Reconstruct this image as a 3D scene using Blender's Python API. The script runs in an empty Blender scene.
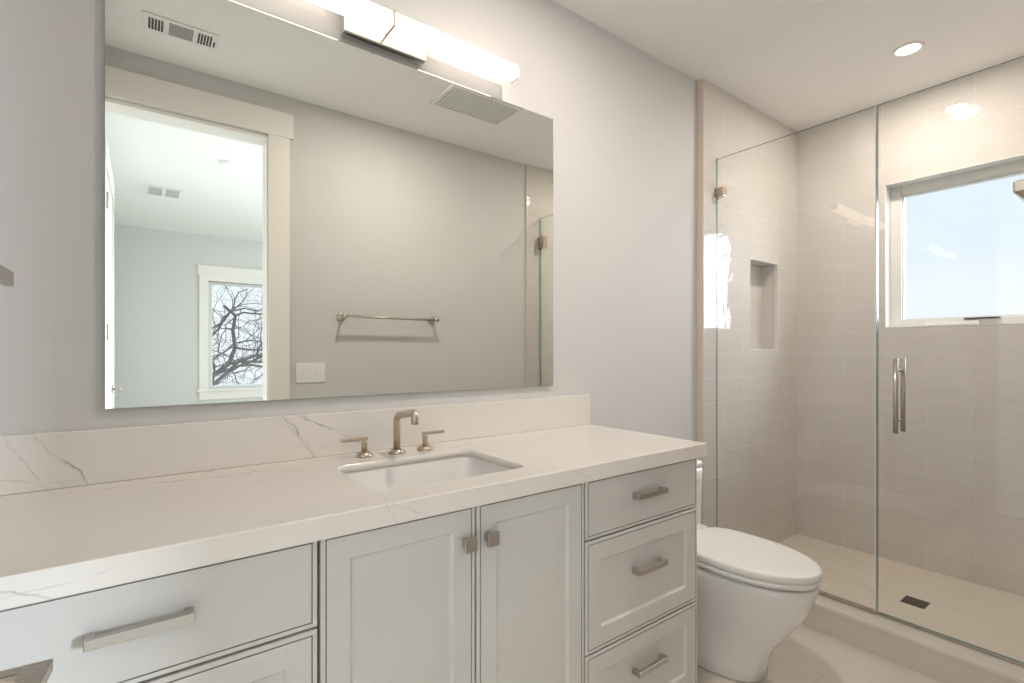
import bpy, bmesh, math, random
from mathutils import Vector, Matrix
random.seed(7)
sc = bpy.context.scene
COL = sc.collection

# ------------------------------------------------------------------ camera, world, light, exposure
F_PX, YAW, HOR, CAM_H, CAM_D = 497.8, math.radians(53.43), 352.1, 1.206, 1.534
cd = bpy.data.cameras.new('camera')
cam = bpy.data.objects.new('camera', cd)
COL.objects.link(cam)
cam.location = (0, -CAM_D, CAM_H)
cam.rotation_euler = (math.pi / 2, 0, YAW - math.pi / 2)
cd.sensor_width = 36.0
cd.lens = F_PX / 1024 * 36
cd.shift_y = (HOR - 341.5) / 1024
cd.clip_start = 0.01
sc.camera = cam
sc.view_settings.view_transform = 'Standard'
sc.view_settings.look = 'None'
sc.view_settings.gamma = 1
sc.view_settings.use_curve_mapping = False
sc.view_settings.exposure = 0.11
sc.cycles.use_denoising = True
sc.cycles.max_bounces = 12
sc.cycles.diffuse_bounces = 6
sc.cycles.glossy_bounces = 6
sc.cycles.transmission_bounces = 8
sc.cycles.transparent_max_bounces = 24
sc.cycles.caustics_reflective = False
sc.cycles.caustics_refractive = False
sc.cycles.sample_clamp_indirect = 6.0

world = bpy.data.worlds.new('sky')
sc.world = world
world.use_nodes = True
wn, wl = world.node_tree.nodes, world.node_tree.links
wn.clear()
wo = wn.new('ShaderNodeOutputWorld'); bg = wn.new('ShaderNodeBackground')
geo = wn.new('ShaderNodeTexCoord'); sep = wn.new('ShaderNodeSeparateXYZ')
ramp = wn.new('ShaderNodeValToRGB')
wl.new(geo.outputs['Generated'], sep.inputs[0])
wl.new(sep.outputs['Z'], ramp.inputs[0])
wl.new(ramp.outputs[0], bg.inputs[0]); wl.new(bg.outputs[0], wo.inputs[0])
cr = ramp.color_ramp
cr.elements[0].position = 0.0; cr.elements[0].color = (0.87, 0.92, 0.98, 1)
cr.elements[1].position = 1.0; cr.elements[1].color = (0.95, 1.2, 1.5, 1)
for p_, c_ in ((0.10, (0.86, 0.91, 0.98)), (0.15, (0.78, 0.87, 0.97)), (0.30, (0.76, 0.87, 1.0))):
    e_ = cr.elements.new(p_); e_.color = (*c_, 1)
bg.inputs[1].default_value = 1.12

def sun_lamp(energy, angle, direction, color):
    l = bpy.data.lights.new('sun', 'SUN'); l.energy = energy; l.angle = math.radians(angle); l.color = color
    o = bpy.data.objects.new('sun', l); COL.objects.link(o)
    o.rotation_euler = Vector(direction).to_track_quat('-Z', 'Y').to_euler()
    return o
# soft hazy sun high beyond the shower window
sun_lamp(9.0, 60, (-0.72, 0.58, -0.28), (0.88, 0.94, 1.0))

def area(name, loc, direction, sx, sy, power, color, spread=180):
    l = bpy.data.lights.new(name, 'AREA'); l.shape = 'RECTANGLE'; l.size = sx; l.size_y = sy
    l.energy = power; l.color = color; l.spread = math.radians(spread)
    o = bpy.data.objects.new(name, l); COL.objects.link(o); o.location = loc
    o.rotation_euler = Vector(direction).to_track_quat('-Z', 'Y').to_euler()
    return o
# lamps added as daylight at two invented windows: side (added_window_3) and far (added_window_4)
area('added_side_daylight', (3.74, -3.6, 1.45), (-1, 0, 0), 1.7, 1.5, 52, (0.95, 0.975, 1.0))
area('added_far_daylight', (2.75, -5.74, 1.42), (-2.6, 4.3, -0.9), 0.95, 1.25, 60, (0.80, 0.90, 1.0), 80)

# ------------------------------------------------------------------ helpers
def link(o, parent=None):
    COL.objects.link(o)
    if parent is not None: o.parent = parent
    return o

def tag(o, label=None, cat=None, group=None, kind=None):
    if label: o['label'] = label
    if cat: o['category'] = cat
    if group: o['group'] = group
    if kind: o['kind'] = kind
    return o

def empty(name, loc, label, cat, group=None):
    o = bpy.data.objects.new(name, None); o.empty_display_size = 0.05
    o.location = loc; link(o)
    return tag(o, label, cat, group)

class MB:
    """Collects shapes in world coordinates and links them as one mesh."""
    def __init__(s): s.bm = bmesh.new(); s.smooth = False
    def _merge(s, b):
        me = bpy.data.meshes.new('tmp'); b.to_mesh(me); b.free(); s.bm.from_mesh(me); bpy.data.meshes.remove(me)
    def box(s, x0, x1, y0, y1, z0, z1, bev=0.0, seg=2, mat=0, rot=None, piv=None):
        b = bmesh.new(); bmesh.ops.create_cube(b, size=1)
        sx, sy, sz = abs(x1 - x0), abs(y1 - y0), abs(z1 - z0)
        c = Vector(((x0 + x1) / 2, (y0 + y1) / 2, (z0 + z1) / 2))
        for v in b.verts: v.co = Vector((v.co.x * sx, v.co.y * sy, v.co.z * sz)) + c
        if bev > 0: bmesh.ops.bevel(b, geom=b.edges[:], offset=min(bev, sx * .49, sy * .49, sz * .49), segments=seg, profile=0.5, affect='EDGES')
        if rot is not None:
            bmesh.ops.transform(b, matrix=Matrix.Translation(piv or c) @ rot @ Matrix.Translation(-(piv or c)), verts=b.verts)
        for f in b.faces: f.material_index = mat
        s._merge(b); return s
    def cyl(s, p0, p1, r0, r1=None, n=32, mat=0, cap=True):
        p0, p1 = Vector(p0), Vector(p1); r1 = r0 if r1 is None else r1
        b = bmesh.new(); d = p1 - p0
        bmesh.ops.create_cone(b, cap_ends=cap, segments=n, radius1=r0, radius2=r1, depth=d.length)
        q = d.to_track_quat('Z', 'Y').to_matrix().to_4x4()
        bmesh.ops.transform(b, matrix=Matrix.Translation((p0 + p1) / 2) @ q, verts=b.verts)
        for f in b.faces: f.material_index = mat; f.smooth = len(f.verts) == 4
        s._merge(b); return s
    def lathe(s, c, prof, n=32, axis='Z', mat=0, sgn=1):
        """profile (r, h) turned around an axis through c"""
        b = bmesh.new(); c = Vector(c); rings = []
        for r, h in prof:
            ring = []
            for k in range(n):
                a = 2 * math.pi * k / n
                u, v = r * math.cos(a), r * math.sin(a)
                p = {'Z': (u, v, h * sgn), 'Y': (u, h * sgn, v), 'X': (h * sgn, u, v)}[axis]
                ring.append(b.verts.new(c + Vector(p)))
            rings.append(ring)
        for i in range(len(rings) - 1):
            for k in range(n):
                f = b.faces.new((rings[i][k], rings[i][(k + 1) % n], rings[i + 1][(k + 1) % n], rings[i + 1][k])); f.smooth = True
        b.faces.new(rings[0][::-1]); b.faces.new(rings[-1])
        for f in b.faces: f.material_index = mat
        bmesh.ops.recalc_face_normals(b, faces=b.faces)
        s._merge(b); return s
    def tube(s, pts, r, n=16, mat=0, caps=True):
        pts = [Vector(p) for p in pts]; rs = r if isinstance(r, (list, tuple)) else [r] * len(pts)
        b = bmesh.new(); rings = []; t = (pts[1] - pts[0]).normalized()
        nrm = t.orthogonal().normalized()
        for i, p in enumerate(pts):
            if i == 0: t2 = (pts[1] - pts[0]).normalized()
            elif i == len(pts) - 1: t2 = (pts[-1] - pts[-2]).normalized()
            else: t2 = ((pts[i + 1] - p).normalized() + (p - pts[i - 1]).normalized()).normalized()
            q = t.rotation_difference(t2); nrm = (q @ nrm).normalized(); t = t2
            bi = t.cross(nrm)
            rings.append([b.verts.new(p + rs[i] * (math.cos(2 * math.pi * k / n) * nrm + math.sin(2 * math.pi * k / n) * bi)) for k in range(n)])
        for i in range(len(rings) - 1):
            for k in range(n):
                f = b.faces.new((rings[i][k], rings[i][(k + 1) % n], rings[i + 1][(k + 1) % n], rings[i + 1][k])); f.smooth = True
        if caps: b.faces.new(rings[0][::-1]); b.faces.new(rings[-1])
        for f in b.faces: f.material_index = mat
        bmesh.ops.recalc_face_normals(b, faces=b.faces)
        s._merge(b); return s
    def loft(s, rings, cap0=True, cap1=True, smooth=True, mat=0):
        b = bmesh.new(); R = [[b.verts.new(p) for p in ring] for ring in rings]; n = len(R[0])
        for i in range(len(R) - 1):
            for k in range(n):
                f = b.faces.new((R[i][k], R[i][(k + 1) % n], R[i + 1][(k + 1) % n], R[i + 1][k])); f.smooth = smooth
        if cap0: f = b.faces.new(R[0][::-1]); f.smooth = smooth
        if cap1: f = b.faces.new(R[-1]); f.smooth = smooth
        for f in b.faces: f.material_index = mat
        bmesh.ops.recalc_face_normals(b, faces=b.faces)
        s._merge(b); return s
    def faces(s, vs, fs, mat=0, smooth=False):
        b = bmesh.new(); V = [b.verts.new(v) for v in vs]
        for f in fs: ff = b.faces.new([V[i] for i in f]); ff.material_index = mat; ff.smooth = smooth
        s._merge(b); return s
    def build(s, name, mats, parent=None, keep=0):
        me = bpy.data.meshes.new(name); 
        off = Vector((0, 0, 0))
        if parent is not None: off = parent.matrix_world.translation if parent.type != 'EMPTY' else parent.location
        if parent is not None:
            p, off = parent, Vector((0, 0, 0))
            while p is not None: off = off + p.location; p = p.parent
            bmesh.ops.translate(s.bm, vec=-off, verts=s.bm.verts)
        s.bm.to_mesh(me); s.bm.free()
        for m in (mats if isinstance(mats, (list, tuple)) else [mats]): me.materials.append(m)
        o = bpy.data.objects.new(name, me)
        link(o, parent)
        return o

def top(mb, name, mats, label=None, cat=None, group=None, kind=None, origin=None):
    """a top-level mesh whose origin sits at `origin`"""
    if origin is not None: bmesh.ops.translate(mb.bm, vec=-Vector(origin), verts=mb.bm.verts)
    o = mb.build(name, mats)
    if origin is not None: o.location = origin
    return tag(o, label, cat, group, kind)

def copy_tree(o, parent=None):
    c = o.copy(); COL.objects.link(c); c.parent = parent
    for ch in [x for x in o.children]: copy_tree(ch, c)
    return c

# ------------------------------------------------------------------ materials
def mat(name, color, rough=0.5, metal=0.0, spec=0.5, coat=0.0, bump=None, emis=None, aniso=0.0):
    m = bpy.data.materials.new(name); m.use_nodes = True
    n, l = m.node_tree.nodes, m.node_tree.links
    p = n['Principled BSDF']
    p.inputs['Base Color'].default_value = (*color, 1); p.inputs['Roughness'].default_value = rough
    p.inputs['Metallic'].default_value = metal; p.inputs['Specular IOR Level'].default_value = spec
    p.inputs['Coat Weight'].default_value = coat
    if emis: p.inputs['Emission Color'].default_value = (*emis[0], 1); p.inputs['Emission Strength'].default_value = emis[1]
    tc = n.new('ShaderNodeTexCoord')
    if bump:
        ns = n.new('ShaderNodeTexNoise'); ns.inputs['Scale'].default_value = bump[0]; ns.inputs['Detail'].default_value = 3
        bp = n.new('ShaderNodeBump'); bp.inputs['Strength'].default_value = bump[1]; bp.inputs['Distance'].default_value = bump[2]
        geo = n.new('ShaderNodeNewGeometry')
        l.new(geo.outputs['Position'], ns.inputs['Vector']); l.new(ns.outputs[0], bp.inputs['Height']); l.new(bp.outputs[0], p.inputs['Normal'])
    return m

M = {}
M['wall_paint'] = mat('wall_paint', (0.635, 0.625, 0.615), 0.75, bump=(350, 0.06, 0.002))
M['bed_paint'] = mat('bedroom_paint', (0.66, 0.665, 0.64), 0.8, bump=(350, 0.06, 0.002))
M['ceiling_paint'] = mat('ceiling_paint', (0.87, 0.865, 0.85), 0.85, bump=(300, 0.06, 0.002))
M['trim_paint'] = mat('trim_paint', (0.84, 0.81, 0.765), 0.35)
M['cab_paint'] = mat('cabinet_paint', (0.62, 0.605, 0.575), 0.42, bump=(120, 0.03, 0.001))
M['groove'] = mat('cabinet_groove_dark', (0.30, 0.28, 0.25), 0.6)  # darker tone inside the bead grooves of the fronts
M['nickel'] = mat('brushed_nickel', (0.52, 0.48, 0.43), 0.28, metal=1.0)
M['faucet_nickel'] = mat('warm_brushed_nickel', (0.55, 0.46, 0.37), 0.28, metal=1.0)
M['polished'] = mat('polished_nickel', (0.80, 0.77, 0.73), 0.16, metal=1.0)
M['ceramic'] = mat('white_ceramic', (0.80, 0.79, 0.775), 0.08, coat=0.3)
M['plastic'] = mat('white_plastic', (0.82, 0.82, 0.80), 0.3)
M['vinyl'] = mat('window_vinyl', (0.74, 0.74, 0.72), 0.35)
M['dark'] = mat('dark_recess', (0.03, 0.03, 0.03), 0.7)
M['grey_panel'] = mat('grey_vent_panel', (0.33, 0.33, 0.32), 0.6)
M['drain'] = mat('bronze_drain', (0.13, 0.10, 0.07), 0.4, metal=0.8)
M['carpet'] = mat('bedroom_carpet', (0.50, 0.48, 0.45), 0.95, bump=(600, 0.4, 0.004))
M['bark'] = mat('bark', (0.13, 0.12, 0.12), 0.9, bump=(30, 0.3, 0.02))
M['lawn'] = mat('ground_grass', (0.16, 0.18, 0.08), 0.95)
M['edge'] = mat('glass_edge', (0.18, 0.30, 0.27), 0.15)
M['seal'] = mat('clear_seal', (0.70, 0.72, 0.74), 0.3)
M['lamp'] = mat('lit_diffuser', (0.9, 0.87, 0.82), 0.4, emis=((1.0, 0.88, 0.76), 2.1))
M['can_lens'] = mat('lit_can_lens', (0.9, 0.88, 0.84), 0.4, emis=((1.0, 0.90, 0.78), 6.0))

def nickel_brush(m, axis_scale):
    n, l = m.node_tree.nodes, m.node_tree.links; p = n['Principled BSDF']
    tc = n.new('ShaderNodeTexCoord'); mp = n.new('ShaderNodeMapping'); mp.inputs['Scale'].default_value = axis_scale
    ns = n.new('ShaderNodeTexNoise'); ns.inputs['Scale'].default_value = 60
    mr = n.new('ShaderNodeMapRange'); mr.inputs['To Min'].default_value = 0.26; mr.inputs['To Max'].default_value = 0.30
    l.new(tc.outputs['Object'], mp.inputs[0]); l.new(mp.outputs[0], ns.inputs['Vector']); l.new(ns.outputs[0], mr.inputs[0]); l.new(mr.outputs[0], p.inputs['Roughness'])
nickel_brush(M['nickel'], (1, 8, 30))

def glass_mat(name, tint, ior=1.5, rough=0.0):
    m = bpy.data.materials.new(name); m.use_nodes = True
    n, l = m.node_tree.nodes, m.node_tree.links; n.clear()
    o = n.new('ShaderNodeOutputMaterial'); mx = n.new('ShaderNodeMixShader'); t = n.new('ShaderNodeBsdfTransparent')
    g = n.new('ShaderNodeBsdfAnisotropic' if False else 'ShaderNodeBsdfGlossy'); fr = n.new('ShaderNodeFresnel')
    fr.inputs['IOR'].default_value = ior; g.inputs['Roughness'].default_value = rough; t.inputs[0].default_value = (*tint, 1)
    # both faces reflect from the outside only: a back face is given the outside index so it is not totally reflecting
    geo = n.new('ShaderNodeNewGeometry'); mi = n.new('ShaderNodeMix'); mi.data_type = 'FLOAT'
    mi.inputs[2].default_value = ior; mi.inputs[3].default_value = 1.0 / ior
    # Blender inverts the index on back faces; giving the reciprocal there keeps the same reflectance on both sides
    l.new(geo.outputs['Backfacing'], mi.inputs[0]); l.new(mi.outputs[0], fr.inputs['IOR'])
    l.new(fr.outputs[0], mx.inputs[0]); l.new(t.outputs[0], mx.inputs[1]); l.new(g.outputs[0], mx.inputs[2]); l.new(mx.outputs[0], o.inputs[0])
    return m
M['shower_glass'] = glass_mat('shower_glass', (0.985, 0.992, 0.988))
M['pane'] = glass_mat('window_pane', (0.985, 0.99, 0.99), 1.45)

m = bpy.data.materials.new('mirror_silver'); m.use_nodes = True
n, l = m.node_tree.nodes, m.node_tree.links; n.clear()
o_ = n.new('ShaderNodeOutputMaterial'); g_ = n.new('ShaderNodeBsdfGlossy'); g_.inputs['Color'].default_value = (0.91, 0.93, 0.885, 1); g_.inputs['Roughness'].default_value = 0.0
l.new(g_.outputs[0], o_.inputs[0]); M['mirror'] = m

def tile_mat(name, ua, va, uoff, voff, bw, bh, col1, col2, grout, rough, offset=0.5, mortar=0.0016, wave=0.0, spec=0.5, mbump=0.6):
    """glazed tile; u,v pick world axes"""
    m = bpy.data.materials.new(name); m.use_nodes = True
    n, l = m.node_tree.nodes, m.node_tree.links; p = n['Principled BSDF']
    geo = n.new('ShaderNodeNewGeometry'); sp = n.new('ShaderNodeSeparateXYZ'); cb = n.new('ShaderNodeCombineXYZ')
    l.new(geo.outputs['Position'], sp.inputs[0])
    for i, (ax, off) in enumerate(((ua, uoff), (va, voff))):
        ad = n.new('ShaderNodeMath'); ad.operation = 'ADD'; ad.inputs[1].default_value = off
        l.new(sp.outputs[ax], ad.inputs[0]); l.new(ad.outputs[0], cb.inputs[i])
    bt = n.new('ShaderNodeTexBrick'); bt.offset = offset; bt.squash = 1
    bt.inputs['Scale'].default_value = 1; bt.inputs['Brick Width'].default_value = bw; bt.inputs['Row Height'].default_value = bh
    bt.inputs['Mortar Size'].default_value = mortar; bt.inputs['Mortar Smooth'].default_value = 0.3; bt.inputs['Bias'].default_value = 0
    bt.inputs['Color1'].default_value = (*col1, 1); bt.inputs['Color2'].default_value = (*col2, 1); bt.inputs['Mortar'].default_value = (*grout, 1)
    l.new(cb.outputs[0], bt.inputs['Vector']); l.new(bt.outputs['Color'], p.inputs['Base Color'])
    mr = n.new('ShaderNodeMapRange'); mr.inputs['To Min'].default_value = rough; mr.inputs['To Max'].default_value = 0.7
    l.new(bt.outputs['Fac'], mr.inputs[0]); l.new(mr.outputs[0], p.inputs['Roughness'])
    p.inputs['Specular IOR Level'].default_value = spec
    bp = n.new('ShaderNodeBump'); bp.invert = True; bp.inputs['Strength'].default_value = mbump; bp.inputs['Distance'].default_value = 0.001
    l.new(bt.outputs['Fac'], bp.inputs['Height'])
    if wave > 0:
        ns = n.new('ShaderNodeTexNoise'); ns.inputs['Scale'].default_value = 14; ns.inputs['Detail'].default_value = 1.5
        # each tile gets its own patch of glaze waviness
        vm = n.new('ShaderNodeVectorMath'); vm.operation = 'MULTIPLY_ADD'
        b2 = n.new('ShaderNodeTexBrick'); b2.offset = offset
        for k in ('Scale', 'Brick Width', 'Row Height'): b2.inputs[k].default_value = bt.inputs[k].default_value
        b2.inputs['Mortar Size'].default_value = 0.0
        b2.inputs['Color1'].default_value = (0, 0, 0, 1); b2.inputs['Color2'].default_value = (1, 1, 1, 1)
        l.new(cb.outputs[0], b2.inputs['Vector'])
        l.new(b2.outputs['Color'], vm.inputs[0]); vm.inputs[1].default_value = (7, 5, 3); l.new(cb.outputs[0], vm.inputs[2])
        l.new(vm.outputs[0], ns.inputs['Vector'])
        b3 = n.new('ShaderNodeBump'); b3.inputs['Strength'].default_value = 1.0; b3.inputs['Distance'].default_value = wave
        l.new(ns.outputs[0], b3.inputs['Height']); l.new(b3.outputs[0], bp.inputs['Normal'])
    l.new(bp.outputs[0], p.inputs['Normal'])
    return m
TC1, TC2, TG = (0.635, 0.60, 0.565), (0.65, 0.615, 0.58), (0.71, 0.68, 0.65)
M['tile_x'] = tile_mat('glazed_wall_tile_along_x', 'X', 'Z', -2.36, -0.0, 0.40, 0.1333, TC1, TC2, TG, 0.05, wave=0.0024)
M['tile_y'] = tile_mat('glazed_wall_tile_along_y', 'Y', 'Z', 0.10, -0.0, 0.40, 0.1333, TC1, TC2, TG, 0.06, wave=0.0010)
M['tile_trim'] = mat('tile_edge_trim', (0.66, 0.58, 0.50), 0.3)
M['tile_trim2'] = mat('niche_edge_trim', (0.74, 0.71, 0.67), 0.3)
M['floor_tile'] = tile_mat('floor_tile', 'X', 'Y', 0.07, 0.12, 0.60, 0.30, (0.72, 0.66, 0.59), (0.74, 0.68, 0.61), (0.60, 0.54, 0.47), 0.22, mortar=0.0015)
M['shower_floor'] = tile_mat('shower_floor_tile', 'Y', 'X', 0.07, 0.02, 0.15, 0.05, (0.68, 0.61, 0.53), (0.71, 0.64, 0.56), (0.77, 0.71, 0.64), 0.4, mortar=0.0012)
M['curb_tile'] = tile_mat('curb_tile', 'Y', 'Z', 0.33, 0.5, 0.60, 1.2, (0.66, 0.60, 0.53), (0.67, 0.61, 0.54), (0.56, 0.51, 0.45), 0.25, mortar=0.001)
M['curb_cap'] = mat('curb_quartz', (0.74, 0.69, 0.62), 0.2)

def quartz(name, base, veins, ua, va):
    """veins: (u0, v0, angle_deg, half_length, width, warp, strength)"""
    m = bpy.data.materials.new(name); m.use_nodes = True
    n, l = m.node_tree.nodes, m.node_tree.links; p = n['Principled BSDF']
    p.inputs['Roughness'].default_value = 0.12; p.inputs['Specular IOR Level'].default_value = 0.5
    geo = n.new('ShaderNodeNewGeometry'); sp = n.new('ShaderNodeSeparateXYZ'); l.new(geo.outputs['Position'], sp.inputs[0])
    def math_(op, a, b=None, c=None, clamp=False):
        q = n.new('ShaderNodeMath'); q.operation = op; q.use_clamp = clamp
        for i, v in enumerate((a, b, c)):
            if v is None: continue
            if isinstance(v, (int, float)): q.inputs[i].default_value = v
            else: l.new(v, q.inputs[i])
        return q.outputs[0]
    n1 = n.new('ShaderNodeTexNoise'); n1.inputs['Scale'].default_value = 9; n1.inputs['Detail'].default_value = 6; n1.inputs['Roughness'].default_value = 0.62
    n2 = n.new('ShaderNodeTexNoise'); n2.inputs['Scale'].default_value = 23; n2.inputs['Detail'].default_value = 3
    n3 = n.new('ShaderNodeTexNoise'); n3.inputs['Scale'].default_value = 2.2; n3.inputs['Detail'].default_value = 3
    for q in (n1, n2, n3): l.new(geo.outputs['Position'], q.inputs['Vector'])
    w = math_('SUBTRACT', n1.outputs[0], 0.5); acc = None
    mask = math_('MULTIPLY_ADD', n2.outputs[0], 3.2, -1.05, clamp=True)
    for (u0, v0, ang, hl, wd, warp, st) in veins:
        a = math.radians(ang); ca, sa = math.cos(a), math.sin(a)
        du = math_('SUBTRACT', sp.outputs[ua], u0); dv = math_('SUBTRACT', sp.outputs[va], v0)
        along = math_('ADD', math_('MULTIPLY', du, ca), math_('MULTIPLY', dv, sa))
        across = math_('ADD', math_('MULTIPLY', du, -sa), math_('MULTIPLY', dv, ca))
        d = math_('ABSOLUTE', math_('MULTIPLY_ADD', w, warp, across))
        ln = math_('SUBTRACT', 1.0, math_('DIVIDE', d, wd), clamp=True)
        fade = math_('SUBTRACT', 1.0, math_('DIVIDE', math_('ABSOLUTE', along), hl), clamp=True)
        fade = math_('POWER', fade, 0.5)
        v = math_('MULTIPLY', math_('MULTIPLY', math_('MULTIPLY', ln, fade), mask), st)
        acc = v if acc is None else math_('MAXIMUM', acc, v)
    cl = math_('MULTIPLY_ADD', n3.outputs[0], 0.5, -0.22, clamp=True)   # faint clouding
    mx = n.new('ShaderNodeMix'); mx.data_type = 'RGBA'; mx.inputs[6].default_value = (*base, 1); mx.inputs[7].default_value = (base[0] * .86, base[1] * .86, base[2] * .87, 1)
    l.new(cl, mx.inputs[0])
    m2 = n.new('ShaderNodeMix'); m2.data_type = 'RGBA'; m2.inputs[7].default_value = (0.22, 0.21, 0.205, 1)
    l.new(acc, m2.inputs[0]); l.new(mx.outputs[2], m2.inputs[6]); l.new(m2.outputs[2], p.inputs['Base Color'])
    return m
QB = (0.77, 0.73, 0.68)
M['quartz_splash'] = quartz('veined_quartz_backsplash', QB, [(-0.145, 0.955, -52, 0.14, 0.0035, 0.06, .75), (-0.20, 0.95, -60, 0.14, 0.0030, 0.07, .6),
    (-0.255, 0.93, -12, 0.12, 0.002, 0.07, .5), (0.36, 0.97, -58, 0.13, 0.0045, 0.07, .9), (0.43, 0.985, -30, 0.16, 0.004, 0.08, .8), (0.42, 0.93, -8, 0.12, 0.002, 0.08, .45), (0.375, 0.95, -48, 0.12, 0.008, 0.09, .3)], 'X', 'Z')
M['quartz_top'] = quartz('veined_quartz_top', QB, [(0.08, -0.10, -8, 0.34, 0.007, 0.16, .5), (0.20, -0.08, -28, 0.30, 0.005, 0.14, .5), (0.22, -0.22, 4, 0.35, 0.004, 0.18, .25),
    (1.15, -0.20, -20, 0.4, 0.006, 0.2, .18), (0.62, -0.52, 6, 0.3, 0.003, 0.14, .25)], 'X', 'Y')
M['quartz_front'] = quartz('veined_quartz_edge', QB, [(-0.16, 0.875, -22, 0.08, 0.003, 0.05, .8), (-0.09, 0.873, 6, 0.10, 0.002, 0.03, .5), (0.405, 0.875, -62, 0.07, 0.0022, 0.03, .6), (0.43, 0.885, -25, 0.08, 0.002, 0.03, .5), (0.95, 0.88, -30, 0.12, 0.002, 0.05, .4), (1.4, 0.88, 10, 0.10, 0.002, 0.05, .4)], 'X', 'Z')

# ------------------------------------------------------------------ room dimensions
XL, XE, Y2, ZC, ZF = -0.275, 3.43, -1.49, 2.641, -0.02
TX, TT = 2.36, 0.035                     # where the tile starts, how far it stands proud
GX, GT = 2.488, 2.246                    # plane of the shower glass, its top
def S(mb, name, mats): return top(mb, name, mats, kind='structure')

S(MB().box(XL - .1, TX + .03, Y2 - .12, 0.12, ZF - .1, ZF), 'floor', M['floor_tile'])
S(MB().box(TX + .165, XE + .1, Y2 - .02, 0.0, ZF - .1, 0.02), 'floor_shower', M['shower_floor'])
cb = MB().box(TX + .025, TX + .165, Y2, -TT + .0, ZF, 0.085)
cb_o = S(cb, 'trim_1', M['curb_tile'])
cc = MB().box(TX + .022, TX + .168, Y2, -TT, 0.085, 0.100, bev=.0015)
cc.build('curb_cap', M['curb_cap'], cb_o)
S(MB().box(XL - .1, XE + .15, Y2 - .0, 0.12, ZC, ZC + .1), 'ceiling', M['ceiling_paint'])
S(MB().box(XL - .1, TX + .02, 0.0, 0.12, ZF, ZC), 'wall_back', M['wall_paint'])
S(MB().box(XL - .1, XL, Y2, 0.0, ZF, ZC), 'wall_left', M['wall_paint'])
# tiled shower wall standing proud of the painted wall, with its niche
NX0, NX1, NZ0, NZ1, ND = 2.834, 3.168, 1.221, 1.750, 0.10
w = MB()
w.box(TX + .006, NX0, -TT, 0.12, ZF, ZC).box(NX1, XE + .1, -TT, 0.12, ZF, ZC).box(NX0, NX1, -TT, 0.12, ZF, NZ0).box(NX0, NX1, -TT, 0.12, NZ1, ZC)
wt = S(w, 'wall_shower_back', M['tile_x'])
nb = MB().box(NX0 - .002, NX1 + .002, ND - TT, ND - TT + .01, NZ0 - .002, NZ1 + .002)
nb.build('niche_back', M['tile_x'], wt)
nf = MB()
e = .0035
for a in ((NX0 - e, NX0 + .002, NZ0 - e, NZ1 + e), (NX1 - .002, NX1 + e, NZ0 - e, NZ1 + e), (NX0, NX1, NZ0 - e, NZ0 + .002), (NX0, NX1, NZ1 - .002, NZ1 + e)):
    nf.box(a[0], a[1], -TT - .0012, -TT + .02, a[2], a[3])
nf.build('niche_edge', M['tile_trim2'], wt)
S(MB().box(TX, TX + .008, -TT - .002, 0.0, ZF, ZC, bev=.001), 'trim_2', M['tile_trim'])
# shower end wall with its window hole
WY0, WY1, WZ0, WZ1 = -0.512, -1.25, 1.345, 2.167
w = MB().box(XE, XE + .15, WY0, 0.0, ZF, ZC).box(XE, XE + .15, Y2 - .1, WY1, ZF, ZC).box(XE, XE + .15, WY1, WY0, ZF, WZ0).box(XE, XE + .15, WY1, WY0, WZ1, ZC)
S(w, 'wall_right', M['tile_y'])
# wall with the doorway; its shower end is tiled
DX0, DX1, DZ = -0.235, 0.548, 2.378
w = MB().box(XL - .1, DX0 - .015, Y2 - .12, Y2, ZF, ZC).box(DX1 + .015, TX, Y2 - .12, Y2, ZF, ZC).box(DX0 - .015, DX1 + .015, Y2 - .12, Y2, DZ + .015, ZC)
S(w, 'wall_front', M['wall_paint'])
S(MB().box(TX, XE + .1, Y2 - .12, Y2 + .012, ZF, ZC), 'wall_shower_front', M['tile_x'])
S(MB().box(TX - .006, TX + .001, Y2, Y2 + .014, ZF, ZC), 'trim_3', M['tile_trim'])
# jambs and casing of the doorway
j = MB().box(DX1, DX1 + .015, Y2 - .125, Y2 + .002, ZF, DZ).box(DX0 - .015, DX0, Y2 - .125, Y2 + .002, ZF, DZ).box(DX0 - .015, DX1 + .015, Y2 - .125, Y2 + .002, DZ, DZ + .015)
S(j, 'door_1', M['trim_paint'])
CX = DX1 + .006
S(MB().box(CX, CX + .108, Y2, Y2 + .016, ZF, 2.403, bev=.001), 'trim_4', M['trim_paint'])
S(MB().box(XL + .001, CX + .128, Y2, Y2 + .020, 2.403, 2.539, bev=.001), 'trim_5', M['trim_paint'])
S(MB().box(XL + .001, DX0 - .006, Y2, Y2 + .016, ZF, 2.403, bev=.001), 'trim_6', M['trim_paint'])
S(MB().box(CX + .108, TX - .01, Y2, Y2 + .014, ZF, ZF + .13, bev=.002), 'baseboard_front', M['trim_paint'])
S(MB().box(1.545, TX - .002, -.014, 0.0, ZF, ZF + .13, bev=.002), 'baseboard_back', M['trim_paint'])
# other face of the doorway, bedroom side
S(MB().box(CX, CX + .108, Y2 - .136, Y2 - .12, ZF, 2.403).box(-.24, CX + .128, Y2 - .140, Y2 - .12, 2.403, 2.539), 'trim_7', M['trim_paint'])

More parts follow.
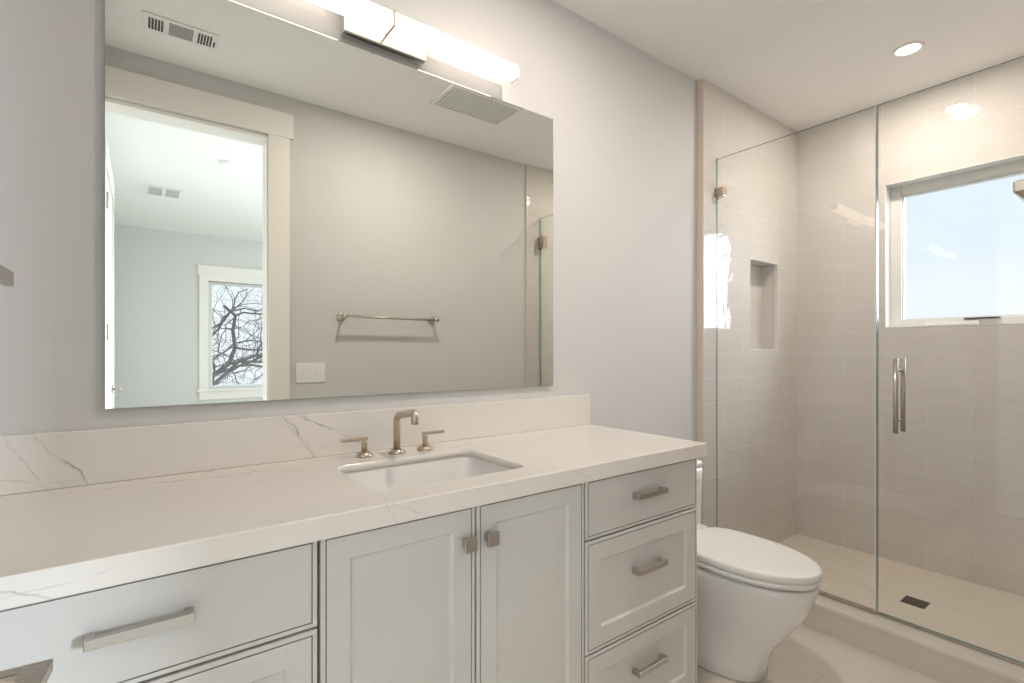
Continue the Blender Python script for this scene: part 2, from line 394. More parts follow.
# ------------------------------------------------------------------ bedroom behind the camera
BX0, BX1, BY = -0.243, 3.60, -5.62
S(MB().box(XL - .2, BX1 + .2, BY - .2, Y2 - .12, ZF - .1, ZF + .005), 'floor_bedroom', M['carpet'])
S(MB().box(XL - .2, BX1 + .2, BY - .2, Y2, ZC, ZC + .1), 'ceiling_bedroom', M['ceiling_paint'])
S(MB().box(XL - .25, BX0, BY, -3.5, ZF, ZC).box(XL - .25, -.20, -3.5, Y2 - .12, ZF, ZC), 'wall_bedroom_left', M['bed_paint'])
w1 = (0.644, 1.65, 0.765, 2.079); w2 = (2.25, 3.25, 0.765, 2.079)
w = MB()
for a, b in ((BX0 - .2, w1[0]), (w1[1], w2[0]), (w2[1], BX1 + .2)): w.box(a, b, BY - .14, BY, ZF, ZC)
for a, b, c, d in (w1, w2): w.box(a, b, BY - .14, BY, ZF, c).box(a, b, BY - .14, BY, d, ZC)
S(w, 'wall_bedroom_far', M['bed_paint'])
w3 = (-4.5, -2.7, 0.7, 2.2)
S(MB().box(BX1, BX1 + .14, BY, w3[0], ZF, ZC).box(BX1, BX1 + .14, w3[1], Y2 - .12, ZF, ZC).box(BX1, BX1 + .14, w3[0], w3[1], ZF, w3[2]).box(BX1, BX1 + .14, w3[0], w3[1], w3[3], ZC), 'wall_bedroom_right', M['bed_paint'])
S(MB().box(XE + .1, BX1 + .14, Y2 - .12, Y2, ZF, ZC), 'wall_bedroom_near', M['bed_paint'])

def far_window(name, x0, x1, z0, z1):
    f = MB(); fw = .05
    for a in ((x0, x0 + fw, z0, z1), (x1 - fw, x1, z0, z1), (x0 + fw, x1 - fw, z1 - .032, z1), (x0 + fw, x1 - fw, z0, z0 + .025)): f.box(a[0], a[1], BY - .09, BY - .03, a[2], a[3], bev=.003)
    fo = S(f, name, M['vinyl'])
    MB().box(x0 + .045, x1 - .045, BY - .064, BY - .058, z0 + .02, z1 - .03).build('window_pane', M['pane'], fo)
    c = MB()
    for a in ((x0 - .094, x0, z0 - .02, z1 + .088), (x1, x1 + .094, z0 - .02, z1 + .088)): c.box(a[0], a[1], BY - .02, BY + .018, a[2], a[3], bev=.002)
    c.box(x0 - .11, x1 + .11, BY - .02, BY + .022, z1 + .075, z1 + .19, bev=.002).box(x0, x1, BY - .05, BY + .018, z1, z1 + .076, bev=.001)
    c.build('window_casing', M['trim_paint'], fo)
    MB().box(x0 - .12, x1 + .12, BY - .05, BY + .035, z0 - .045, z0 - .018, bev=.003).box(x0 - .094, x1 + .094, BY - .01, BY + .016, z0 - .14, z0 - .045, bev=.002).build('window_sill', M['trim_paint'], fo)
far_window('window_2', *w1)
far_window('added_window_4', *w2)  # second far window, invented for its daylight lamp
f = MB()
for a in ((w3[0], w3[0] + .06, w3[2], w3[3]), (w3[1] - .06, w3[1], w3[2], w3[3]), (w3[0] + .06, w3[1] - .06, w3[2], w3[2] + .06), (w3[0] + .06, w3[1] - .06, w3[3] - .06, w3[3])): f.box(BX1 + .03, BX1 + .09, a[0], a[1], a[2], a[3], bev=.003)
f.box(BX1 + .03, BX1 + .09, -3.63, -3.57, w3[2], w3[3], bev=.003)
S(f, 'added_window_3', M['vinyl'])  # unseen side window, made up for the added lamp behind it

# closed door in the bedroom's left wall
dm = MB()
dm.box(-.20, -.186, -3.33, -2.47, ZF, 2.36, bev=.002)
d3 = S(dm, 'door_2', M['trim_paint'])
cz = MB().box(-.20, -.180, -3.44, -3.335, ZF, 2.40, bev=.001).box(-.20, -.180, -2.465, -2.36, ZF, 2.40, bev=.001).box(-.20, -.176, -3.46, -2.34, 2.365, 2.50, bev=.001)
cz.build('door_casing', M['trim_paint'], d3)
for z in (0.25, 1.33, 2.15):
    MB().cyl((-.178, -2.475, z - .05), (-.178, -2.475, z + .05), .008).box(-.187, -.180, -2.51, -2.475, z - .05, z + .05).build('hinge', M['nickel'], d3)
h = MB().cyl((-.186, -3.26, .93), (-.178, -3.26, .93), .028).cyl((-.178, -3.26, .93), (-.13, -3.26, .93), .009).box(-.145, -.128, -3.27, -3.15, .921, .939, bev=.004)
h.build('door_handle', M['nickel'], d3)

# ------------------------------------------------------------------ open bathroom door with its lever
ang = math.radians(84.5)
R = Matrix.Rotation(ang, 4, 'Z')
HX, HY = -0.234, -1.474
def dl(u, v, z):      # door-leaf coordinates: u along the leaf from the hinge, v out of its room face
    c, s_ = math.cos(ang), math.sin(ang)
    return (HX + u * c + v * s_, HY + u * s_ - v * c, z)
def leaf_box(mb, u0, u1, v0, v1, z0, z1, bev=0.0):
    b = bmesh.new(); bmesh.ops.create_cube(b, size=1)
    for q in b.verts: q.co = Vector((q.co.x * (u1 - u0) + (u0 + u1) / 2, -(q.co.y * (v1 - v0) + (v0 + v1) / 2), q.co.z * (z1 - z0) + (z0 + z1) / 2))
    if bev: bmesh.ops.bevel(b, geom=b.edges[:], offset=bev, segments=2, profile=.5, affect='EDGES')
    bmesh.ops.transform(b, matrix=Matrix.Translation((HX, HY, 0)) @ R, verts=b.verts)
    bmesh.ops.recalc_face_normals(b, faces=b.faces)
    mb._merge(b); return mb
LW = 0.765
dmb = MB(); leaf_box(dmb, 0.003, LW, -.035, 0, 0.0, 2.36, .002)
d1 = S(dmb, 'door_3', M['trim_paint'])
for a in ((.11, LW - .11, 1.15, 2.24), (.11, LW - .11, .22, 1.02)):
    pm = MB(); leaf_box(pm, a[0], a[1], -.001, .004, a[2], a[3], .003); pm.build('raised_panel', M['trim_paint'], d1)
LZ, LU = 0.850, 0.708
hm = MB(); leaf_box(hm, LU - .033, LU + .033, 0, .008, LZ - .033, LZ + .033, .002)
hm.cyl(dl(LU - .017, 0, LZ - .003), dl(LU - .017, .060, LZ - .003), .0125)
leaf_box(hm, LU - .003, LU + .012, .008, .058, LZ - .006, LZ + .006)
leaf_box(hm, LU - .125, LU + .012, .058, .083, LZ - .006, LZ + .006, .0005)
hm.build('door_handle', M['nickel'], d1)
for z in (.25, 1.2, 2.15):
    hg = MB().cyl((HX + .004, HY + .010, z - .05), (HX + .004, HY + .010, z + .05), .007); hg.build('hinge', M['nickel'], d1)

# ------------------------------------------------------------------ vanity cabinets
FY = -0.555; FB = -0.535; CT = 0.858; CB_ = 0.075
def front(mb, x0, x1, z0, z1, stile=None):
    """a drawer or door front with a beaded edge line and, when stile is given, a recessed flat panel"""
    rings = [(0, FB), (0, FY + .0015), (.0015, FY), (.0085, FY), (.0090, FY + .0022), (.0106, FY + .0022), (.0111, FY)]
    mats = [0, 0, 0, 1, 1, 1]
    if stile:
        rings += [(stile, FY), (stile + .005, FY + .0065), (stile + .008, FY + .0075)]
        mats += [0, 0, 0]
    vs, fs = [], []
    for d, y in rings: vs += [(x0 + d, y, z0 + d), (x1 - d, y, z0 + d), (x1 - d, y, z1 - d), (x0 + d, y, z1 - d)]
    b = bmesh.new(); V = [b.verts.new(v) for v in vs]
    for i in range(len(rings) - 1):
        for k in range(4):
            f = b.faces.new((V[i * 4 + k], V[i * 4 + (k + 1) % 4], V[i * 4 + 4 + (k + 1) % 4], V[i * 4 + 4 + k])); f.material_index = mats[i]
    b.faces.new(V[-4:]); f = b.faces.new(V[3::-1])
    bmesh.ops.recalc_face_normals(b, faces=b.faces)
    mb._merge(b); return mb
CM = [M['cab_paint'], M['groove']]

def pull(parent, xc, z, L=.137):
    y0 = FY
    m_ = MB().box(xc - L / 2, xc + L / 2, y0 - .028, y0 - .016, z - .008, z + .008, bev=.001)
    for s_ in (-1, 1):
        xa = xc + s_ * (L / 2 - .006)
        m_.box(xa - .006, xa + .006, y0 - .018, y0 + .001, z - .0075, z + .0075, bev=.001)
    return m_.build('pull', M['nickel'], parent)
def knob(parent, xc, z):
    m_ = MB().box(xc - .016, xc + .016, FY - .027, FY - .020, z - .016, z + .016, bev=.0012)
    m_.box(xc - .009, xc + .009, FY - .022, FY + .001, z - .009, z + .009, bev=.001)
    return m_.build('knob', M['nickel'], parent)
def carcass(root, x0, x1, name='body'):
    m_ = MB()
    t_ = .018                                                                        # hollow box behind the fronts
    m_.box(x0, x0 + t_, FB + .012, -.008, CB_, CT + .002).box(x1 - t_, x1, FB + .012, -.008, CB_, CT + .002)
    m_.box(x0 + t_, x1 - t_, -.014, -.008, CB_, CT + .002).box(x0 + t_, x1 - t_, FB + .001, -.014, CB_, CB_ + t_)
    m_.box(x0 + t_, x1 - t_, FB + .012, -.51, CT - .040, CT + .002)
    for z_ in ZS: m_.box(x0 + t_, x1 - t_, FB + .022, -.45, z_ - .009, z_ + .009)
    m_.box(x0, x1, -.47, -.008, ZF, CB_)                                            # toe-kick plinth
    return m_.build(name, M['cab_paint'], root)
ZS = (0.683, 0.366)
G = .0026
def drawer(root, x0, x1, z0, z1, stile, zp=None):
    m_ = front(MB(), x0 + G, x1 - G, z0 + G, z1 - G, stile)
    d = m_.build('drawer', CM, root); pull(d, (x0 + x1) / 2, zp or (z0 + z1) / 2); return d
lu = empty('vanity_cabinet', (0.0, -.28, ZF), 'painted drawer cabinet beside the left wall, under the long empty end of the countertop', 'cabinet', 'vanity base cabinets')
carcass(lu, XL + .004, .269)
drawer(lu, XL + .004, .269, ZS[0], CT, None, .777)
drawer(lu, XL + .004, .269, ZS[1], ZS[0], .056, .49)
drawer(lu, XL + .004, .269, CB_, ZS[1], .056)
mu = empty('vanity_cabinet', (.62, -.28, ZF), 'painted two-door sink cabinet with square knobs, below the basin', 'cabinet', 'vanity base cabinets')
carcass(mu, .271, .974)
for x0, x1, xk in ((.270, .622, .594), (.622, .975, .655)):
    d = front(MB(), x0 + G, x1 - G, CB_ + G, CT - G, .056).build('door', CM, mu)
    knob(d, xk, .771)
ru = empty('vanity_cabinet', (1.24, -.28, ZF), 'painted three-drawer cabinet next to the toilet', 'cabinet', 'vanity base cabinets')
carcass(ru, .976, 1.509)
drawer(ru, .976, 1.509, ZS[0], CT, None, .777)
drawer(ru, .976, 1.509, ZS[1], ZS[0], .060, .553)
drawer(ru, .976, 1.509, CB_, ZS[1], .060, .253)

# ------------------------------------------------------------------ countertop with its sink cut-out
CX0, CX1, CY, CZ0, CZ1 = XL + .001, 1.540, -0.570, .853, .897
SX0, SX1, SY0, SY1, SR = .412, .836, -.482, -.169, .032
SZ = .877      # underside of the slab behind the thick front edge
def rrect(x0, x1, y0, y1, r, z, n=8):
    pts = []
    for cx_, cy_, a0 in ((x1 - r, y1 - r, 0), (x0 + r, y1 - r, 90), (x0 + r, y0 + r, 180), (x1 - r, y0 + r, 270)):
        for k in range(n + 1):
            a = math.radians(a0 + 90 * k / n); pts.append(Vector((cx_ + r * math.cos(a), cy_ + r * math.sin(a), z)))
    return pts
def slab():
    b = bmesh.new(); N = 36
    hole = rrect(SX0, SX1, SY0, SY1, SR, CZ1)
    def outer(z, ins=0):
        x0, x1, y0, y1 = CX0 + ins, CX1 - ins, CY + ins, -.001 - ins
        pts = []
        cs = [((x1, y1), (SX1, SY1)), ((x0, y1), (SX0, SY1)), ((x0, y0), (SX0, SY0)), ((x1, y0), (SX1, SY0))]
        return [Vector((c[0][0], c[0][1], z)) for c in cs]
    bev = .0022
    O1, O2, O3 = outer(CZ1, bev), outer(CZ1 - bev), outer(SZ)
    hv = [b.verts.new(p) for p in hole]; hb = [b.verts.new(Vector((p.x, p.y, SZ))) for p in hole]
    o1, o2, o3 = [[b.verts.new(p) for p in o] for o in (O1, O2, O3)]
    per = len(hole) // 4
    for q in range(4):
        seg = hv[q * per:(q + 1) * per]
        # corner fan
        for k in range(per - 1): b.faces.new((o1[q], seg[k + 1], seg[k]))
        b.faces.new((o1[q], o1[(q + 1) % 4], hv[((q + 1) * per) % len(hv)], seg[-1]))
    nh = len(hv)
    for k in range(nh):
        f = b.faces.new((hv[k], hv[(k + 1) % nh], hb[(k + 1) % nh], hb[k])); f.material_index = 1; f.smooth = True
    for k in range(4):
        f = b.faces.new((o1[k], o1[(k + 1) % 4], o2[(k + 1) % 4], o2[k])); f.material_index = 1
        f = b.faces.new((o2[k], o2[(k + 1) % 4], o3[(k + 1) % 4], o3[k])); f.material_index = 1
    for q in range(4):
        seg = hb[q * per:(q + 1) * per]
        for k in range(per - 1): b.faces.new((o3[q], seg[k], seg[k + 1]))
        b.faces.new((o3[q], seg[-1], hb[((q + 1) * per) % nh], o3[(q + 1) % 4]))
    bmesh.ops.recalc_face_normals(b, faces=b.faces)
    return b
mb = MB(); mb._merge(slab())
mb.box(CX0, CX1, CY, CY + .013, CZ0, SZ, mat=1).box(CX1 - .013, CX1, CY + .013, -.001, CZ0, SZ, mat=1)
_ = top(mb, 'countertop', [M['quartz_top'], M['quartz_front']], 'long white quartz countertop with faint grey veins on the painted cabinets', 'countertop', origin=(.63, -.28, CZ0))
top(MB().box(CX0, CX1, -.021, -.001, CZ1 + .0005, 1.0245, bev=.0015), 'backsplash', M['quartz_splash'], 'low veined quartz backsplash standing on the counter under the mirror', 'backsplash', origin=(.63, -.01, CZ1))

# undermount basin
sk = empty('sink', (.624, -.32, .877), 'white rectangular undermount basin set in the countertop', 'sink')
rings = []
def rr(ins, z, r): return rrect(SX0 + ins, SX1 - ins, SY0 + ins, SY1 - ins, max(r, .01), z + .0235)
inner = [(-.012, .852, .045), (-.004, .852, .04), (-.002, .846, .04), (.010, .80, .05), (.022, .75, .055), (.040, .728, .06), (.070, .718, .06), (.12, .714, .02)]
outer_ = [(.12, .700, .02), (.06, .704, .06), (.02, .725, .06), (-.004, .76, .05), (-.018, .842, .045), (-.022, .852, .045)]
b_ = MB().loft([rr(*q) for q in inner] + [rr(*q) for q in outer_] + [rr(*inner[0])], cap0=False, cap1=False)
b_.loft([rr(.12, .714, .02), rr(.14, .7135, .003)], cap0=False, cap1=True)
b_.build('basin', M['ceramic'], sk)
MB().lathe((.624, -.322, .7375), [(.001, .0), (.022, .0), (.022, .003), (.016, .005), (.001, .005)], n=24).build('drain', M['faucet_nickel'], sk)

# ------------------------------------------------------------------ faucet
fc = empty('faucet', (.625, -.10, CZ1), 'three-piece brushed nickel faucet behind the basin', 'faucet')
def flange(mb, x, y): mb.lathe((x, y, CZ1), [(.001, 0), (.0245, 0), (.0255, .003), (.0235, .0055), (.0235, .0075), (.0165, .011), (.0145, .013), (.001, .013)], n=40); return mb
sp_ = flange(MB(), .625, -.10)
pts = [(.625, -.10, CZ1 + .01), (.625, -.10, CZ1 + .096)]
for k in range(1, 8):
    a = math.radians(80 * k / 7); pts.append((.625, -.10 - .022 * (1 - math.cos(a)), CZ1 + .096 + .022 * math.sin(a)))
x_, y_, z_ = pts[-1]
pts.append((.625, y_ - .094, z_ + .016)); y1, z1 = pts[-1][1], pts[-1][2]
for k in range(1, 8):
    a = math.radians(100 * k / 7); pts.append((.625, y1 - .013 * math.sin(a), z1 - .013 * (1 - math.cos(a)) ))
pts.append((.625, pts[-1][1], pts[-1][2] - .016))
sp_.tube(pts, .0105, n=20)
sp_.build('spout', M['faucet_nickel'], fc)
for x, y, s_ in ((.529, -.085, -1), (.719, -.102, 1)):
    h = flange(MB(), x, y)
    h.tube([(x, y, CZ1 + .01), (x, y, CZ1 + .045), (x, y, CZ1 + .050)], [.0085, .0085, .0085], n=20)
    hd = h.build('handle', M['faucet_nickel'], fc)
    lv = MB().box(x - .0095 if s_ > 0 else x - .070, x + .068 if s_ > 0 else x + .0095, y - .008, y + .008, CZ1 + .047, CZ1 + .056, bev=.003)
    lv.build('lever', M['faucet_nickel'], hd)

# ------------------------------------------------------------------ mirror
mr_ = MB().box(-.0717, 1.3378, -.012, -.0055, 1.0714, 2.1502)
for f in mr_.bm.faces: f.material_index = 0 if f.normal.y < -.9 else 1
top(mr_, 'mirror', [M['mirror'], M['edge']], 'wide frameless mirror on the wall above the vanity counter', 'mirror', origin=(.633, -.006, 1.0714))
# ------------------------------------------------------------------ vanity bar light
vl = empty('vanity_light', (.616, 0, 2.18), 'long glowing white bar light on the wall above the mirror', 'wall lamp')
MB().box(.483, .752, -.045, -.0005, 2.167, 2.262, bev=.0015).build('backplate', M['polished'], vl)
def bar(x0, x1):
    m_ = MB().box(x0, x1, -.102, -.050, 2.202, 2.245, bev=.004, seg=3); return m_.build('diffuser', M['lamp'], vl)
bar(.139, .6135); bar(.6185, 1.093)
MB().box(.6125, .6195, -.104, -.048, 2.200, 2.247, bev=.001).build('centre_band', M['faucet_nickel'], vl)
for x in (.136, 1.093): MB().box(x, x + .0035, -.103, -.049, 2.201, 2.246, bev=.001).build('end_cap', M['faucet_nickel'], vl)

# ------------------------------------------------------------------ recessed ceiling light (in the shower) and its lamp
def can(x, y, label, power):
    c_ = empty('recessed_light', (x, y, ZC), label, 'ceiling light', 'recessed ceiling lights')
    MB().lathe((x, y, ZC), [(.046, -.0005), (.062, -.0005), (.061, -.004), (.052, -.006), (.047, -.004), (.046, -.0005)], n=48).build('trim_ring', M['plastic'], c_)
    MB().lathe((x, y, ZC), [(.001, -.0008), (.047, -.0008), (.046, -.0025), (.001, -.0035)], n=48).build('lens', M['can_lens'], c_)
    l = bpy.data.lights.new('recessed_lamp', 'AREA'); l.shape = 'DISK'; l.size = .094; l.energy = power; l.color = (1.0, .90, .80); l.spread = math.radians(180)
    o = bpy.data.objects.new('recessed_lamp', l); COL.objects.link(o); o.parent = c_; o.location = (0, 0, -.006)
    return c_
can(2.912, -.758, 'round lit recessed ceiling light above the shower', 11.5)
can(1.145, -.745, 'added round recessed ceiling light above the bathroom floor between vanity and toilet', 12.5)  # second can put in to brighten the room, none known there

# ------------------------------------------------------------------ ceiling register and exhaust grille (seen in the mirror)
vr = empty('ceiling_register', (.138, -1.16, ZC), 'white ceiling air register with three grids, seen high in the mirror', 'vent', 'ceiling air vents')
z = ZC
m_ = MB().box(-.003, .279, -1.228, -1.090, z - .006, z - .0003, bev=.0015)
m_.build('frame', M['plastic'], vr)
g1 = MB(); 
for (a, b) in ((.018, .075), (.200, .257)):
    for k in range(5):
        for j_ in range(7):
            xa = a + (b - a) * (k + .12) / 5; ya = -1.205 + .092 * (j_) / 7
            g1.box(xa, xa + (b - a) / 5 * .68, ya, ya + .0105, z - .0068, z - .005)
g1.build('grille', M['dark'], vr)
MB().box(.093, .183, -1.208, -1.110, z - .0072, z - .005).build('centre_panel', M['grey_panel'], vr)
MB().box(.263, .268, -1.19, -1.155, z - .012, z - .005).build('damper_lever', M['dark'], vr)
ex = empty('exhaust_fan', (1.56, -.935, ZC), 'large square-meshed exhaust fan grille on the ceiling, at the mirror top edge', 'vent', 'ceiling air vents')
m_ = MB(); X0, X1, Y0_, Y1_ = 1.325, 1.795, -1.065, -.803
for a in ((X0 + .02, X1 - .02, Y0_, Y0_ + .02), (X0 + .02, X1 - .02, Y1_ - .02, Y1_), (X0, X0 + .02, Y0_, Y1_), (X1 - .02, X1, Y0_, Y1_)): m_.box(a[0], a[1], a[2], a[3], z - .014, z - .0003)
m_.build('frame', M['plastic'], ex)
m_ = MB()
for k in range(1, 24): xx = X0 + .02 + (X1 - X0 - .04) * k / 24; m_.box(xx - .0035, xx + .0035, Y0_ + .015, Y1_ - .015, z - .012, z - .008)
for k in range(1, 13): yy = Y0_ + .02 + (Y1_ - Y0_ - .04) * k / 13; m_.box(X0 + .015, X1 - .015, yy - .0035, yy + .0035, z - .0125, z - .0085)
m_.build('grille', M['plastic'], ex)
MB().box(X0 + .01, X1 - .01, Y0_ + .01, Y1_ - .01, z - .003, z - .0005).build('backing', M['grey_panel'], ex)
# bedroom register and detector
br = empty('ceiling_register', (.15, -3.92, ZC), 'small white ceiling register in the bedroom, seen through the doorway reflection', 'vent', 'ceiling air vents')
MB().box(0.010, .295, -4.09, -3.76, z - .006, z - .0003, bev=.002).build('frame', M['plastic'], br)
m_ = MB()
for k in range(10):
    ya = -4.05 + k * .026
    for a, b in ((.04, .140), (.165, .265)): m_.box(a, b, ya, ya + .012, z - .007, z - .0052)
m_.build('grille', M['grey_panel'], br)
top(MB().lathe((.50, -2.80, z), [(.001, -.0003), (.045, -.0003), (.045, -.005), (.03, -.011), (.001, -.012)], n=32), 'sprinkler_cover', M['plastic'], 'small round white cover on the bedroom ceiling', 'sprinkler', origin=(.50, -2.80, z))

# ------------------------------------------------------------------ towel bar and switch plate on the doorway wall (seen in the mirror)
tb = empty('towel_bar', (1.25, Y2, 1.417), 'brushed nickel towel bar on the wall opposite, seen in the mirror', 'towel bar')
for x in (.952, 1.553):
    MB().lathe((x, Y2, 1.417), [(.001, 0), (.026, 0), (.026, .006), (.022, .010), (.010, .014), (.009, .060), (.013, .062), (.013, .080), (.001, .080)], n=28, axis='Y').build('post', M['nickel'], tb)
MB().cyl((.945, Y2 + .070, 1.417), (1.572, Y2 + .070, 1.417), .0085, n=20).build('bar', M['nickel'], tb)
sw = empty('light_switch', (.779, Y2, 1.087), 'white three-gang rocker switch plate beside the door casing, seen in the mirror', 'light switch')
MB().box(.699, .860, Y2 + .0005, Y2 + .006, 1.031, 1.145, bev=.0025).build('plate', M['plastic'], sw)
for k in range(3):
    xc = .733 + .0465 * k
    MB().box(xc - .0165, xc + .0165, Y2 + .005, Y2 + .0085, 1.055, 1.121, bev=.001).build('rocker', M['plastic'], sw)
MB().box(.729, .737, Y2 + .008, Y2 + .0095, 1.065, 1.112).build('dimmer_slider', M['vinyl'], sw)

# towel holder on the left wall, only its end in the picture
th = empty('towel_holder', (XL, -.33, 1.347), 'brushed metal hand towel holder on the left wall above the counter', 'towel holder')
MB().box(XL + .0005, XL + .009, -.356, -.304, 1.321, 1.373, bev=.002).build('wall_plate', M['nickel'], th)
MB().box(XL + .008, XL + .072, -.341, -.319, 1.336, 1.358, bev=.002).build('post', M['nickel'], th)
MB().box(XL + .060, XL + .074, -.50, -.180, 1.3325, 1.3615, bev=.0025).build('bar', M['nickel'], th)

# ------------------------------------------------------------------ toilet
TXC = 1.866
toi = empty('toilet', (TXC, -.40, ZF), 'white skirted one-piece toilet with its lid closed, between vanity and shower', 'toilet')
def egg(z, hw, yf, yb, nf=2.3, nb=7.0, cut=.55, n=64):
    """outline with a round front (towards -y) and a squarer back"""
    pts = []; yc = yf + (yb - yf) * cut
    for k in range(n):
        a = 2 * math.pi * k / n; c_, s_ = math.cos(a), math.sin(a)
        if s_ < 0: ex_, ly = 2 / nf, yc - yf
        else: ex_, ly = 2 / nb, yb - yc
        pts.append(Vector((TXC + hw * math.copysign(abs(c_) ** ex_, c_), yc + ly * math.copysign(abs(s_) ** ex_, s_), z)))
    return pts
body = [(ZF + .001, .128, -.592, -.03), (ZF + .006, .133, -.600, -.03), (.03, .133, -.604, -.03), (.09, .135, -.626, -.03), (.14, .139, -.656, -.03), (.19, .145, -.692, -.03),
        (.24, .154, -.726, -.03), (.29, .163, -.753, -.03), (.335, .170, -.770, -.03), (.362, .174, -.778, -.03), (.377, .174, -.779, -.03), (.382, .168, -.773, -.03), (.383, .155, -.758, -.035)]
MB().loft([egg(z_, hw, yf, yb, cut=.50, nf=2.5 if z_ < .1 else 2.3) for z_, hw, yf, yb in body]).build('bowl', M['ceramic'], toi)
def seatlike(name, zs, yb, mat_):
    return MB().loft([egg(z_, hw, yf, yb_, nb=4.0, cut=.56, nf=2.0) for z_, hw, yf, yb_ in zs]).build(name, mat_, toi)
seatlike('seat', [(.3935, .172, -.778, -.30), (.3945, .178, -.786, -.296), (.411, .179, -.788, -.294), (.4135, .176, -.785, -.297)], 0, M['plastic'])
seatlike('lid', [(.4150, .176, -.785, -.297), (.4165, .180, -.790, -.292), (.4380, .180, -.790, -.292), (.4420, .178, -.787, -.294), (.4445, .170, -.777, -.302), (.4460, .148, -.75, -.33), (.4470, .10, -.67, -.38)], 0, M['plastic'])
def rbox(z, hx, y0, y1, r=.03): return rrect(TXC - hx, TXC + hx, y0, y1, r, z, n=8)
MB().loft([rbox(.380, .168, -.29, -.03), rbox(.405, .170, -.292, -.03), rbox(.422, .170, -.288, -.03), rbox(.428, .166, -.27, -.03)]).build('deck', M['ceramic'], toi)
MB().loft([rbox(.39, .196, -.222, -.02, .03), rbox(.44, .200, -.224, -.02, .03), rbox(.62, .208, -.226, -.02, .032), rbox(.680, .210, -.226, -.02, .032)]).build('tank', M['ceramic'], toi)
MB().loft([rbox(.681, .208, -.224, -.018, .032), rbox(.683, .212, -.228, -.016, .034), rbox(.700, .212, -.228, -.016, .034), rbox(.709, .207, -.223, -.02, .034), rbox(.712, .185, -.205, -.03, .03)]).build('tank_lid', M['ceramic'], toi)
MB().lathe((TXC, -.115, .712), [(.001, 0), (.021, 0), (.021, .003), (.019, .005), (.001, .005)], n=32).build('flush_button', M['nickel'], toi)

# ------------------------------------------------------------------ shower glass
GYG, GYE = -.765, Y2 + .014
def pane(x, y0, y1, z0, z1, th=.010):
    m_ = MB().box(x - th / 2, x + th / 2, y0, y1, z0, z1)
    for f in m_.bm.faces: f.material_index = 0 if abs(f.normal.x) > .9 else 1
    return m_
fx = empty('fixed_glass_panel', (GX, -.40, .10), 'clear fixed shower glass panel standing against the tiled wall behind the toilet', 'glass panel')
pane(GX, GYG + .003, -TT - .001, .103, GT).build('glass', [M['shower_glass'], M['edge']], fx)
MB().box(GX - .011, GX + .011, GYG + .003, -TT - .001, .1002, .112, bev=.001).build('channel', M['faucet_nickel'], fx)
cl = MB().box(GX - .019, GX + .019, -.082, -TT - .001, 2.036, 2.086, bev=.002)
cl.build('clamp', M['faucet_nickel'], fx)
MB().box(GX - .012, GX + .012, GYG + .0005, GYG + .0045, .112, GT, bev=.0008).build('edge_seal', M['seal'], fx)
gd = empty('glass_shower_door', (GX, -1.12, .10), 'clear hinged shower door with a double ladder pull', 'shower door')
pane(GX, GYE + .006, GYG - .003, .112, GT).build('glass', [M['shower_glass'], M['edge']], gd)
MB().box(GX - .006, GX + .006, GYE + .006, GYG - .003, .1015, .110, bev=.001).build('bottom_seal', M['nickel'], gd)
hd = MB()
for x in (2.443, 2.533): hd.cyl((x, -.842, .877), (x, -.842, 1.180), .0082, n=24)
hd.build('pull', M['nickel'], gd)
st = MB()
for z_ in (.928, 1.130): st.cyl((2.443, -.842, z_), (2.533, -.842, z_), .0055, n=16)
st.build('standoff', M['nickel'], gd)
for z_ in (.34, 2.055):
    MB().box(GX - .020, GX + .020, GYE - .001, GYE + .062, z_ - .045, z_ + .045, bev=.002).build('hinge', M['faucet_nickel'], gd)

# drain
dr = empty('floor_drain', (2.94, -.777, .02), 'square dark slotted drain in the shower floor', 'drain')
MB().box(2.892, 2.987, -.824, -.731, .0202, .0225, bev=.001).build('plate', M['drain'], dr)
m_ = MB()
for k in range(7): m_.box(2.900, 2.979, -.819 + k * .0124, -.8125 + k * .0124, .0222, .0232)
m_.build('grate', M['dark'], dr)

# shower head
sh = empty('shower_head', (2.95, Y2 + .012, 1.98), 'brushed nickel shower head on its wall arm in front of the shower window', 'shower head')
def sq(c, h, z_): return [Vector((2.95 + c[0] * h, -1.20 + c[1] * h, z_)) for c in ()]
hb_ = MB().loft([rrect(2.86, 3.04, -1.300, -1.120, .01, 1.905), rrect(2.858, 3.042, -1.302, -1.118, .01, 1.900), rrect(2.858, 3.042, -1.302, -1.118, .01, 1.862), rrect(2.895, 3.005, -1.259, -1.159, .01, 1.815), rrect(2.905, 2.995, -1.249, -1.169, .01, 1.810)], smooth=False)
hb_.build('head', M['nickel'], sh)
MB().tube([(2.95, Y2 + .012, 2.02), (2.95, -1.32, 2.02), (2.95, -1.25, 2.005), (2.95, -1.23, 1.975), (2.95, -1.226, 1.90)], .010, n=16).build('arm', M['nickel'], sh)
MB().lathe((2.95, Y2 + .012, 2.02), [(.001, 0), (.03, 0), (.03, .006), (.012, .012), (.001, .012)], n=28, axis='Y').build('escutcheon', M['nickel'], sh)

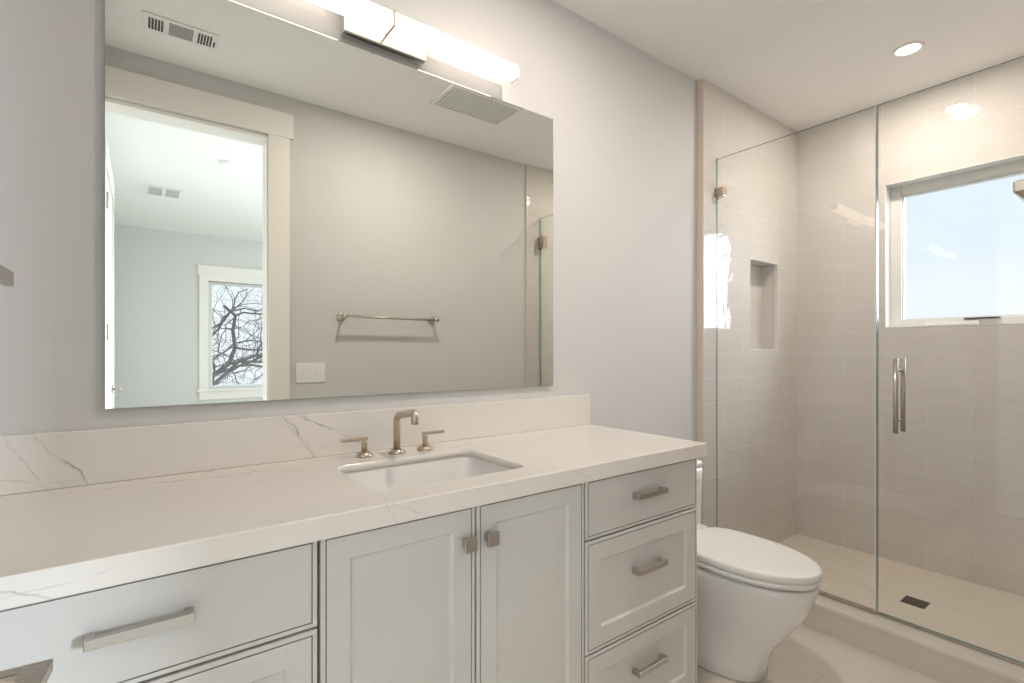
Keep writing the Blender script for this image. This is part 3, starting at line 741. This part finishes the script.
# ------------------------------------------------------------------ shower window
f = MB(); x0, x1 = XE + .085, XE + .145
for a in ((WY0 - .055, WY0, WZ0, WZ1), (WY1, WY1 + .055, WZ0, WZ1), (WY1 + .055, WY0 - .055, WZ0, WZ0 + .045), (WY1 + .055, WY0 - .055, WZ1 - .055, WZ1)): f.box(x0, x1, a[0], a[1], a[2], a[3], bev=.004)
wf = S(f, 'window_1', M['vinyl'])
f = MB(); q = .048
for a in ((WY0 - .062, WY0 - q, WZ0 + .038, WZ1 - .05), (WY1 + q, WY1 + .062, WZ0 + .038, WZ1 - .05), (WY1 + .062, WY0 - .062, WZ0 + .038, WZ0 + .052), (WY1 + .062, WY0 - .062, WZ1 - .066, WZ1 - .05)): f.box(x0 + .015, x1 - .01, a[0], a[1], a[2], a[3], bev=.002)
f.build('sash', M['vinyl'], wf)
MB().box(x0 + .030, x0 + .036, WY1 + .055, WY0 - .055, WZ0 + .045, WZ1 - .058).build('window_pane', M['pane'], wf)
MB().box(x0 - .012, x0 + .002, -.90, -.68, WZ0 + .008, WZ0 + .030, bev=.003).build('crank_cover', M['plastic'], wf)
MB().box(x0 - .016, x0 - .004, -.98, -.84, WZ0 + .034, WZ0 + .043, bev=.002).build('crank_handle', M['dark'], wf)
# liner of the opening
f = MB(); e = .004
f.box(XE - .001, x0, WY1, WY0, WZ0, WZ0 + e).box(XE - .001, x0, WY1, WY0, WZ1 - e, WZ1).box(XE - .001, x0, WY0 - e, WY0, WZ0, WZ1).box(XE - .001, x0, WY1, WY1 + e, WZ0, WZ1)
f.build('window_liner', M['plastic'], wf)

# ------------------------------------------------------------------ outside: bare tree beyond the bedroom window
tr = MB(); rnd = random.Random(11)
def limb(p, d, L, r, lvl):
    """a crooked limb that forks"""
    p = Vector(p); d = Vector(d).normalized(); pts = [p.copy()]; rs = [r]
    nseg = 8 if lvl < 3 else 5; forks = []
    for i in range(nseg):
        d = (d + Vector((rnd.uniform(-.6, .6), rnd.uniform(-.4, .4), rnd.uniform(-.55, .55)))).normalized()
        p = p + d * L / nseg; rr_ = r * (1 - .55 * (i + 1) / nseg)
        pts.append(p.copy()); rs.append(rr_)
        if i >= 1 or lvl == 0: forks.append((p.copy(), d.copy(), rr_))
    tr.tube(pts, rs, n=7 if lvl < 2 else (5 if lvl < 3 else 3))
    if lvl >= 5: return
    nf = {0: 6, 1: 6, 2: 5, 3: 4, 4: 3}[lvl]
    for k in range(nf):
        q, dd, rr_ = forks[k % len(forks)] if k < len(forks) else rnd.choice(forks)
        side = Vector((rnd.uniform(-1, 1), rnd.uniform(-.7, .7), rnd.uniform(-.6, 1)))
        nd = (dd * .55 + side * .9).normalized()
        limb(q, nd, L * rnd.uniform(.5, .72), rr_ * rnd.uniform(.5, .7), lvl + 1)
TRY = -11.5
tr.tube([(0.1, TRY, -6), (.15, TRY, -3), (.3, TRY, -1.0), (.45, TRY, -.1)], [.42, .36, .30, .26], n=12)
for d, L, r in (((1, 0, .10), 3.2, .085), ((.9, .1, .28), 3.0, .075), ((.7, -.2, .62), 2.6, .07), ((.15, 0, 1), 2.3, .065), ((-1, 0, .4), 2.8, .12), ((.9, .2, -.02), 3.0, .07)):
    limb((.42, TRY, -.1), d, L, r * .8, 1)
top(tr, 'oak_tree', M['bark'], 'bare branching tree outside the bedroom window, seen in the mirror', 'tree', origin=(.1, TRY, -6))
S(MB().box(-25, 25, -45, -7, -6.2, -6.0), 'ground_outside', M['lawn'])
